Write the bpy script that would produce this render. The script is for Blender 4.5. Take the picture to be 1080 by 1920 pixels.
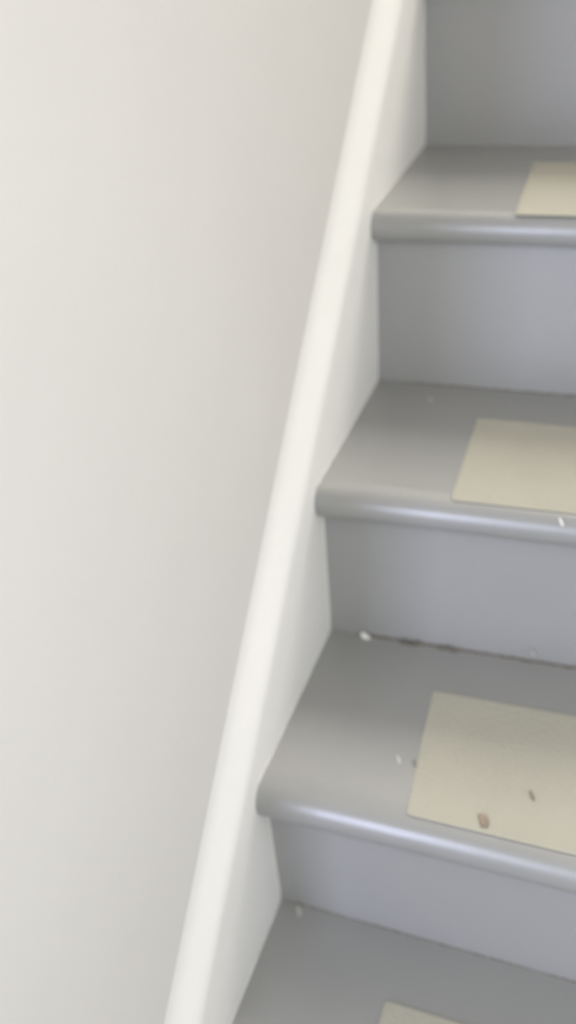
import bpy, bmesh, math, random
from mathutils import Matrix, Vector

random.seed(7)
for o in list(bpy.data.objects):
    bpy.data.objects.remove(o, do_unlink=True)
scene = bpy.context.scene
COL = scene.collection

# ------------------------------------------------------------------ camera
cam_data = bpy.data.cameras.new('camera')
cam = bpy.data.objects.new('camera', cam_data)
COL.objects.link(cam)
scene.camera = cam
cam_data.sensor_fit = 'VERTICAL'
cam_data.sensor_height = 24.0
cam_data.lens = 1849.7 / 1920 * 24.0
right = Vector((0.93506542, 0.34245789, -0.09151641))
down = Vector((0.13107306, -0.57391038, -0.80836052))
fwd = Vector((-0.32935166, 0.74387463, -0.58153075))
m = Matrix((right, -down, -fwd)).transposed().to_4x4()
m.translation = Vector((0.2854899, -0.30954432, 1.09599654))
cam.matrix_world = m
cam_data.clip_start = 0.02
cam_data.dof.use_dof = True            # the hand-held shot is soft all over
cam_data.dof.focus_distance = 0.62
cam_data.dof.aperture_fstop = 2.3

# ------------------------------------------------------------------ light
scene.view_settings.view_transform = 'Standard'
scene.view_settings.look = 'None'
scene.view_settings.gamma = 1.0
scene.view_settings.use_curve_mapping = False
scene.view_settings.exposure = 0.10

world = bpy.data.worlds.new('world')
scene.world = world
world.use_nodes = True
bg = world.node_tree.nodes['Background']
bg.inputs['Color'].default_value = (1.0, 1.0, 0.90, 1)
bg.inputs['Strength'].default_value = 0.98


def area(name, loc, target, sx, sy, power, col):
    d = bpy.data.lights.new(name, 'AREA')
    d.shape = 'RECTANGLE'
    d.size, d.size_y = sx, sy
    d.energy = power
    d.color = col
    o = bpy.data.objects.new(name, d)
    COL.objects.link(o)
    o.location = loc
    o.rotation_euler = (Vector(target) - Vector(loc)).to_track_quat('-Z', 'Y').to_euler()
    return o


# daylight entering the stair foot from the hall, to the left, through a tall narrow opening
area('hall_window_and_fill_light', (-0.36, -2.2, 0.75), (0.40, 0.3, 0.45), 0.30, 1.5, 26, (0.67, 0.72, 1.0))
area('hall_window_and_fill_light', (0.22, -2.2, 0.75), (0.40, 0.3, 0.45), 0.14, 1.5, 4.0, (0.72, 0.78, 1.0))  # added strip lamp, no opening behind it, widens the highlights on the tread edges
# soft light falling down the flight from the upper landing
area('landing_light', (0.72, 2.4, 3.25), (0.15, 0.5, 0.7), 0.7, 1.0, 67, (1.0, 0.95, 0.88))
# added fill in front of the right wall, no window there, lifts left wall and skirt
area('side_fill_light', (0.91, -0.15, 1.1), (0.0, 0.25, 0.45), 1.0, 0.5, 13 * 0.50, (0.95, 0.98, 1.0))


# ------------------------------------------------------------------ helpers
def tag(o, label=None, cat=None, group=None, kind=None):
    for k, v in (('label', label), ('category', cat), ('group', group), ('kind', kind)):
        if v:
            o[k] = v
    return o


def mesh(name, verts, faces, mat, parent=None, smooth=False):
    me = bpy.data.meshes.new(name)
    me.from_pydata([tuple(v) for v in verts], [], faces)
    bm = bmesh.new()
    bm.from_mesh(me)
    bmesh.ops.recalc_face_normals(bm, faces=bm.faces)
    bm.to_mesh(me)
    bm.free()
    if smooth:
        for p in me.polygons:
            p.use_smooth = True
    me.materials.append(mat)
    o = bpy.data.objects.new(name, me)
    COL.objects.link(o)
    o.parent = parent
    return o


def box(name, a, b, mat, parent=None):
    (x0, y0, z0), (x1, y1, z1) = a, b
    v = [(x, y, z) for x in (x0, x1) for y in (y0, y1) for z in (z0, z1)]
    f = [(0, 1, 3, 2), (4, 6, 7, 5), (0, 4, 5, 1), (2, 3, 7, 6), (0, 2, 6, 4), (1, 5, 7, 3)]
    return mesh(name, v, f, mat, parent)


def paint(name, col, rough, bump=0.05, scale=60, var=0.04, spec=0.5):
    """painted or plastered surface: faint mottling, faint orange peel"""
    mt = bpy.data.materials.new(name)
    mt.use_nodes = True
    nt = mt.node_tree
    b = nt.nodes['Principled BSDF']
    tc = nt.nodes.new('ShaderNodeTexCoord')
    n1 = nt.nodes.new('ShaderNodeTexNoise')
    n1.inputs['Scale'].default_value = 6
    n1.inputs['Detail'].default_value = 5
    rmp = nt.nodes.new('ShaderNodeValToRGB')
    rmp.color_ramp.elements[0].position = 0.3
    rmp.color_ramp.elements[1].position = 0.7
    rmp.color_ramp.elements[0].color = tuple(c * (1 - var) for c in col) + (1,)
    rmp.color_ramp.elements[1].color = tuple(min(1, c * (1 + var)) for c in col) + (1,)
    n2 = nt.nodes.new('ShaderNodeTexNoise')
    n2.inputs['Scale'].default_value = scale
    n2.inputs['Detail'].default_value = 3
    bp = nt.nodes.new('ShaderNodeBump')
    bp.inputs['Strength'].default_value = bump
    bp.inputs['Distance'].default_value = 0.004
    L = nt.links.new
    L(tc.outputs['Object'], n1.inputs['Vector'])
    L(tc.outputs['Object'], n2.inputs['Vector'])
    L(n1.outputs['Fac'], rmp.inputs['Fac'])
    L(rmp.outputs['Color'], b.inputs['Base Color'])
    L(n2.outputs['Fac'], bp.inputs['Height'])
    L(bp.outputs['Normal'], b.inputs['Normal'])
    b.inputs['Roughness'].default_value = rough
    b.inputs['Specular IOR Level'].default_value = spec
    return mt


def lin(r, g, b):
    f = lambda c: (c / 255 / 12.92) if c / 255 < 0.04045 else ((c / 255 + 0.055) / 1.055) ** 2.4
    return (f(r), f(g), f(b))


M_WALL = paint('wall_paint', lin(222, 220, 216), 0.75, 0.05, 90, 0.01)
M_SKIRT = paint('skirt_paint', lin(243, 242, 238), 0.5, 0.06, 40, 0.015)
M_CAULK = paint('caulk', lin(236, 234, 228), 0.6, 0.1, 120, 0.03)
M_TREAD = paint('grey_tread_paint', lin(149, 149, 147), 0.30, 0.04, 70, 0.035, 0.9)
M_RISER = paint('grey_riser_paint', lin(155, 155, 154), 0.42, 0.05, 70, 0.03)
M_MAT = paint('cream_mat_fabric', lin(183, 180, 167), 0.95, 0.5, 500, 0.05, 0.1)
M_FLOOR = paint('floor_paint', lin(150, 150, 148), 0.5)
M_CEIL = paint('ceiling_paint', lin(235, 234, 230), 0.8)
M_BROWN = paint('dry_brown_leaf', lin(150, 135, 119), 0.8, 0.4, 300, 0.2)
M_DARKCHIP = paint('dark_grey_chip', lin(140, 135, 125), 0.8, 0.4, 300, 0.2)
M_WHITECHIP = paint('white_paint_chip', lin(228, 226, 220), 0.6, 0.2, 300, 0.05)
M_GREYCHIP = paint('pale_grey_chip', lin(190, 188, 182), 0.6, 0.2, 300, 0.05)
M_GRIME = paint('grime', lin(112, 106, 97), 0.9, 0.4, 300, 0.2)

# ------------------------------------------------------------------ stair measurements (metres)
W = 0.92                                     # clear width between the skirt boards
RISE, GO = 0.19, 0.2096
TOP = {0: 0.0, 1: 0.1953, 2: 0.3840, 3: 0.5697, 4: 0.7583}
FRONT = {1: -0.020, 2: 0.1900, 3: 0.3975, 4: 0.6170}
RY0 = {1: 0.000, 2: 0.2087, 3: 0.4116, 4: 0.6207, 5: 0.8464}     # foot of each riser
RY1 = {1: 0.002, 2: 0.2120, 3: 0.4204, 4: 0.6364, 5: 0.8500}     # head of each riser
THK = {1: 0.034, 2: 0.042, 3: 0.035, 4: 0.033}
SK = {1: 0.010, 2: -0.004, 3: 0.030, 4: 0.020, 5: 0.004}           # the old steps sit slightly out of square
NSTEP = 9
for k in range(5, NSTEP + 1):
    TOP[k] = 0.7583 + (k - 4) * RISE
    FRONT[k] = 0.6230 + (k - 4) * GO
    THK[k] = 0.033
for k in range(6, NSTEP + 1):
    RY0[k] = 0.8464 + (k - 5) * GO
    RY1[k] = RY0[k] + 0.004
    SK[k] = 0.004
SKT = {k: SK[k] for k in SK}
LAND_Z = TOP[NSTEP]
WALL_X = -0.017
WALL_Y0 = -0.13                              # the stair wall ends here, the hall opens to the left
Y_BACK = RY0[NSTEP] + 1.3

# ------------------------------------------------------------------ setting
floor = box('floor', (-3.0, -5.0, -0.05), (W + 0.15, 0.02, 0.0), M_FLOOR)
tag(floor, kind='structure')
wl = box('wall_left', (WALL_X - 0.12, WALL_Y0, 0.0), (WALL_X, Y_BACK, 3.9), M_WALL)
tag(wl, kind='structure')
wr = box('wall_right', (W + 0.017, -5.0, 0.0), (W + 0.15, Y_BACK, 3.9), M_WALL)
tag(wr, kind='structure')
wb = box('wall_back', (WALL_X - 0.12, Y_BACK + 0.002, 0.0), (W + 0.15, Y_BACK + 0.1, 3.9), M_WALL)
tag(wb, kind='structure')
ce = box('ceiling', (-3.0, -5.0, 3.9), (W + 0.15, Y_BACK + 0.1, 4.0), M_CEIL)
tag(ce, kind='structure')

SLOPE = 0.900


def skirt(name, face_x, wall_x):
    """sloping board on the wall beside the steps, its top edge chamfered back to the wall"""
    s = 1 if face_x > wall_x else -1
    d = abs(face_x - wall_x)
    prof = [(face_x, 0.2420 - 0.60), (face_x, 0.2330)]
    for i in range(1, 8):                       # eased lower edge of the cap
        t = i / 8
        prof.append((face_x - s * 0.0035 * t ** 2, 0.2330 + 0.0170 * t))
    prof += [(face_x - s * 0.0035, 0.2500), (face_x - s * 0.0075, 0.2590), (face_x - s * 0.0115, 0.2690)]
    for i in range(1, 8):                       # filler swept up onto the wall
        t = i / 8
        prof.append((face_x - s * (0.0115 + (d - 0.0115) * (1 - (1 - t) ** 2)), 0.2690 + 0.0260 * t))
    prof += [(wall_x, 0.2950), (wall_x, 0.2420 - 0.60)]
    ys = [WALL_Y0 + 0.0 + i * (RY0[NSTEP] - 0.02 - WALL_Y0) / 24 for i in range(25)]
    v, f = [], []
    n = len(prof)
    for y in ys:
        for x, c in prof:
            v.append((x, y, max(0.0 if c > 0 else 0.0, SLOPE * y + c)))
    for i in range(len(ys) - 1):
        for j in range(n):
            a, b2 = i * n + j, i * n + (j + 1) % n
            f.append((a, b2, b2 + n, a + n))
    f.append(tuple(range(n)))
    f.append(tuple((len(ys) - 1) * n + j for j in range(n)))
    o = mesh(name, v, f, M_SKIRT, None, True)
    o.data.set_sharp_from_angle(angle=math.radians(50))
    return o


sl = tag(skirt('baseboard_left', 0.0, WALL_X), kind='structure')
sr = tag(skirt('baseboard_right', W, W + 0.017), kind='structure')

# ------------------------------------------------------------------ staircase
stair = bpy.data.objects.new('staircase', None)
stair.location = (W / 2, 0, 0)
COL.objects.link(stair)
tag(stair, 'grey painted wooden staircase climbing beside the white left wall', 'staircase')
bpy.context.view_layer.update()
OFF = Vector((-W / 2, 0, 0))


def loc(pts):
    return [(x + OFF.x, y, z) for x, y, z in pts]


def tread(k):
    t, zt, yf = THK[k], TOP[k], FRONT[k]
    yb = RY0[k + 1] + 0.020 if k < NSTEP else Y_BACK
    r = t * 0.5
    prof = [(yb, zt - t), (yb, zt)]
    prof += [(yf + r * 1.5, zt)]
    for i in range(1, 12):
        a = math.pi / 2 + math.pi * i / 12
        prof.append((yf + r + r * math.copysign(abs(math.cos(a)) ** 0.8, math.cos(a)), zt - r + r * math.sin(a)))
    prof.append((yf + r, zt - t))
    nx = 12
    v, f = [], []
    n = len(prof)
    rnd = random.Random(k)
    ph = rnd.uniform(0, 6)
    for i in range(nx + 1):
        x = W * i / nx
        for j, (y, z) in enumerate(prof):
            s = (SK[k] if j > 1 else (SK.get(k + 1, 0)))
            w = 0.0008 * math.sin(x * 9 + ph) if 2 < j < n - 1 else 0
            v.append((x, y + s * x + w, z))
    for i in range(nx):
        for j in range(n):
            a, b2 = i * n + j, i * n + (j + 1) % n
            f.append((a, b2, b2 + n, a + n))
    f.append(tuple(range(n)))
    f.append(tuple(nx * n + j for j in range(n)))
    o = mesh('tread', loc(v), f, M_TREAD, stair)
    for p in o.data.polygons:
        p.use_smooth = len(p.vertices) == 4
    md = o.data
    try:
        md.set_sharp_from_angle(angle=math.radians(40))
    except Exception:
        pass
    return o


def riser(k):
    z0, z1 = TOP[k - 1] - (THK[k - 1] * 0.3 if k > 1 else 0), TOP[k] - THK[k] + 0.001
    y0, y1 = RY0[k], RY1[k]
    th = 0.018
    if k == 1:
        z0 = 0
    v = []
    for x in (0, W):
        s = SK[k] * x
        v += [(x, y0 + s, z0), (x, y1 + s, z1), (x, y1 + s + th, z1), (x, y0 + s + th, z0)]
    f = [(0, 1, 2, 3), (4, 5, 6, 7), (0, 1, 5, 4), (1, 2, 6, 5), (2, 3, 7, 6), (3, 0, 4, 7)]
    return mesh('riser', loc(v), f, M_RISER, stair)


TREADS = {}
for k in range(1, NSTEP + 1):
    TREADS[k] = tread(k)
    riser(k)


# paint-filled joint between each step and the left skirt board
def bead(pts, r, name, mat, parent):
    v, f = [], []
    seg = 6
    rnd = random.Random(len(pts))
    for i, p in enumerate(pts):
        p = Vector(p)
        d = (Vector(pts[min(i + 1, len(pts) - 1)]) - Vector(pts[max(i - 1, 0)])).normalized()
        u = d.cross(Vector((1, 0, 0))).normalized()
        rr = r * rnd.uniform(0.6, 1.25)
        for j in range(seg):
            a = 2 * math.pi * j / seg
            v.append(p + (u * math.cos(a) + Vector((1, 0, 0)) * math.sin(a)) * rr)
    for i in range(len(pts) - 1):
        for j in range(seg):
            a, b2 = i * seg + j, i * seg + (j + 1) % seg
            f.append((a, b2, b2 + seg, a + seg))
    f.append(tuple(range(seg)))
    f.append(tuple((len(pts) - 1) * seg + j for j in range(seg)))
    return mesh(name, v, f, mat, parent, True)


for k in range(1, 6):
    def seg_pts(a, b, n):
        return [tuple(a[i] + (b[i] - a[i]) * t / n for i in range(3)) for t in range(n + 1)]
    bead(seg_pts((0.0, FRONT[k] + 0.012, TOP[k]), (0.0, RY0[k + 1], TOP[k]), 14), 0.0006, 'caulk_joint', M_CAULK, sl)
    bead(seg_pts((0.0, RY0[k], TOP[k - 1]), (0.0, RY1[k], TOP[k] - THK[k]), 10), 0.0006, 'caulk_joint', M_CAULK, sl)

# ------------------------------------------------------------------ tread mats
MATS = {1: (0.131, 0.129, None, 0.139), 2: (0.135, 0.124, 0.206, 0.353),
        3: (0.127, 0.122, 0.414, 0.561), 4: (0.141, 0.134, 0.626, 0.785)}
PLACE = {1: 'lowest visible tread, only its back edge in view',
         2: 'second tread from the bottom, brown leaf crumb lying on it',
         3: 'third tread from the bottom, with bare clean surface',
         4: 'topmost visible tread, cut by right border'}
for k, (xf, xb, yf, yb) in MATS.items():
    if yf is None:
        yf = 0.000
    s = 0.012
    xr = W - 0.13
    cs = [(xf, yf + SK[k] * xf * 0), (xr, yf + SK[k] * (xr - xf) * 0.9), (xr, yb + SK[k + 1] * (xr - xb) * 0.6), (xb, yb)]
    # rounded corners
    out = []
    rad = 0.005
    for i in range(4):
        p, q, r2 = Vector(cs[i - 1]), Vector(cs[i]), Vector(cs[(i + 1) % 4])
        a = q + (p - q).normalized() * rad
        c = q + (r2 - q).normalized() * rad
        for t in (0, .25, .5, .75, 1):
            out.append(a * (1 - t) ** 2 + q * 2 * t * (1 - t) + c * t * t)
    cx = sum(p.x for p in out) / len(out)
    cy = sum(p.y for p in out) / len(out)
    n = len(out)
    h = 0.0010
    v = [(p.x - cx, p.y - cy, 0) for p in out]
    v += [(p.x - cx, p.y - cy, h * 0.6) for p in out]
    v += [((p.x - cx) * 0.994, (p.y - cy) * 0.985, h) for p in out]
    f = [tuple(range(n)), tuple(range(2 * n, 3 * n))]
    for L in (0, 1):
        for i in range(n):
            f.append((L * n + i, L * n + (i + 1) % n, (L + 1) * n + (i + 1) % n, (L + 1) * n + i))
    o = mesh('tread_mat', v, f, M_MAT)
    o.location = (cx, cy, TOP[k] + 0.0002)
    tag(o, 'cream rectangular mat on the ' + PLACE[k], 'mat', 'cream mats on the stair treads')


# ------------------------------------------------------------------ debris
def flake(name, label, cat, p, length, width, ang, mat, seed, curl=0.2, normal=None, group=None, thick=0.0006, jag=0.25):
    """a small curled chip: pointed irregular outline with thickness"""
    rnd = random.Random(seed)
    n = 12
    rim = []
    for i in range(n):
        a = 2 * math.pi * i / n
        rr = 1 + rnd.uniform(-jag, jag * 0.4)
        rim.append((math.cos(a) * length / 2 * rr, math.sin(a) * width / 2 * rr))
    v, f = [], []
    for z in (0, thick):
        v.append((0, 0, z + curl * width * 0.15))
        for x, y in rim:
            v.append((x, y, z + curl * abs(x) / (length / 2) * width * 0.5))
    for i in range(n):
        j = (i + 1) % n
        f.append((0, 1 + j, 1 + i))
        f.append((n + 1, n + 2 + i, n + 2 + j))
        f.append((1 + i, 1 + j, n + 2 + j, n + 2 + i))
    o = mesh(name, v, f, mat)
    low = min(q[2] for q in v)
    rz = Matrix.Rotation(ang, 4, 'Z') @ Matrix.Translation((0, 0, -low))
    if normal is not None:
        rz = Vector(normal).to_track_quat('Z', 'Y').to_matrix().to_4x4() @ rz
    o.matrix_world = Matrix.Translation(p) @ rz
    tag(o, label, cat, group)
    return o


R = math.radians
MH = 0.0012
flake('leaf_crumb', 'brown dry leaf crumb on the cream mat above the front edge of its tread', 'debris',
      (0.200, 0.213 + 0.004, TOP[2] + MH), 0.0150, 0.0090, R(-58), M_BROWN, 3, 0.5)
flake('bark_sliver', 'thin grey-brown sliver on the cream mat, right of the brown leaf crumb', 'debris',
      (0.234, 0.254, TOP[2] + MH), 0.0125, 0.0035, R(-62), M_DARKCHIP, 5, 0.4)
flake('paint_splinter', 'tiny white splinter on grey paint just left of the cream mat', 'debris',
      (0.114, 0.262, TOP[2]), 0.0095, 0.0015, R(-62), M_WHITECHIP, 6, 0.5)
flake('dust_curl', 'faint grey dust curl at the left edge of the mat, beside a white splinter', 'debris',
      (0.129, 0.262, TOP[2] + MH), 0.010, 0.0016, R(-60), M_DARKCHIP, 8, 0.4)
flake('paint_chip', 'largest white paint chip, pointed, at the riser foot near the skirt board corner', 'debris',
      (0.040, 0.4085, TOP[2] + 0.0005), 0.0185, 0.0062, R(-48), M_WHITECHIP, 11, 0.6, (0.25, -0.75, 0.6), None, 0.0006, 0.35)
flake('dust_wisp', 'pale dust wisp near the back left corner of the upper middle tread', 'debris',
      (0.066, 0.590, TOP[3]), 0.012, 0.0035, R(-55), M_GREYCHIP, 12, 0.3)
flake('wood_chip', 'pale chip in the back left corner of the lowest visible tread', 'debris',
      (0.023, 0.1995, TOP[1]), 0.0150, 0.0050, R(-62), M_GREYCHIP, 14, 0.6)
flake('paint_sliver', 'white sliver stuck to the riser just under a rounded tread edge', 'debris',
      (0.112, RY1[3] + SK[3] * 0.11 - 0.0032, TOP[3] - THK[3] - 0.004), 0.008, 0.0013, R(-50), M_WHITECHIP, 15, 0.1, (0, -1, 0))
flake('paint_flake', 'pale flake on the front edge of the upper middle tread near the right border', 'debris',
      (0.226, FRONT[3] + SK[3] * 0.226 + 0.004, TOP[3] - 0.004), 0.010, 0.0030, R(-60), M_WHITECHIP, 16, 0.1, (0, -0.7, 0.7))
flake('plaster_crumb', 'faint pale crumb on the riser foot near the right border', 'debris',
      (0.209, RY0[3] + SK[3] * 0.209 - 0.0012, TOP[2] + 0.013), 0.009, 0.0022, R(-60), M_GREYCHIP, 17, 0.1, (0, -1, 0))

# uneven grime gathered where the riser meets the tread
for k, x0, x1, step, hh in ((2, 0.045, 0.30, 0.0028, 0.0024), (1, 0.01, 0.30, 0.004, 0.0012), (3, 0.03, 0.30, 0.004, 0.0012)):
    rnd = random.Random(21 + k)
    v, f = [], []
    x = x0
    while x < x1:
        big = hh * (2.0 if (k == 2 and (0.075 < x < 0.10 or 0.115 < x < 0.135)) else 1.0)
        w, d, h = rnd.uniform(0.8, 1.4) * step, rnd.uniform(0.6, 1.5) * big, rnd.uniform(0.3, 1.1) * big
        y = RY0[k + 1] + SK[k + 1] * x - d * 0.5 + 0.0006
        z = TOP[k]
        b0 = len(v)
        v += [(x - w / 2, y - d / 2, z), (x + w / 2, y - d / 2, z), (x + w / 2, y + d / 2, z), (x - w / 2, y + d / 2, z),
              (x - w / 4, y, z + h), (x + w / 4, y + d / 3, z + h * 0.9)]
        f += [(b0, b0 + 1, b0 + 5, b0 + 4), (b0 + 1, b0 + 2, b0 + 5), (b0 + 2, b0 + 3, b0 + 4, b0 + 5), (b0 + 3, b0, b0 + 4),
              (b0, b0 + 3, b0 + 2, b0 + 1)]
        x += step * rnd.uniform(0.7, 1.3)
    g = mesh('dirt_line', loc(v), f, M_GRIME, TREADS[k])
    tag(g, None, None, None, 'stuff')
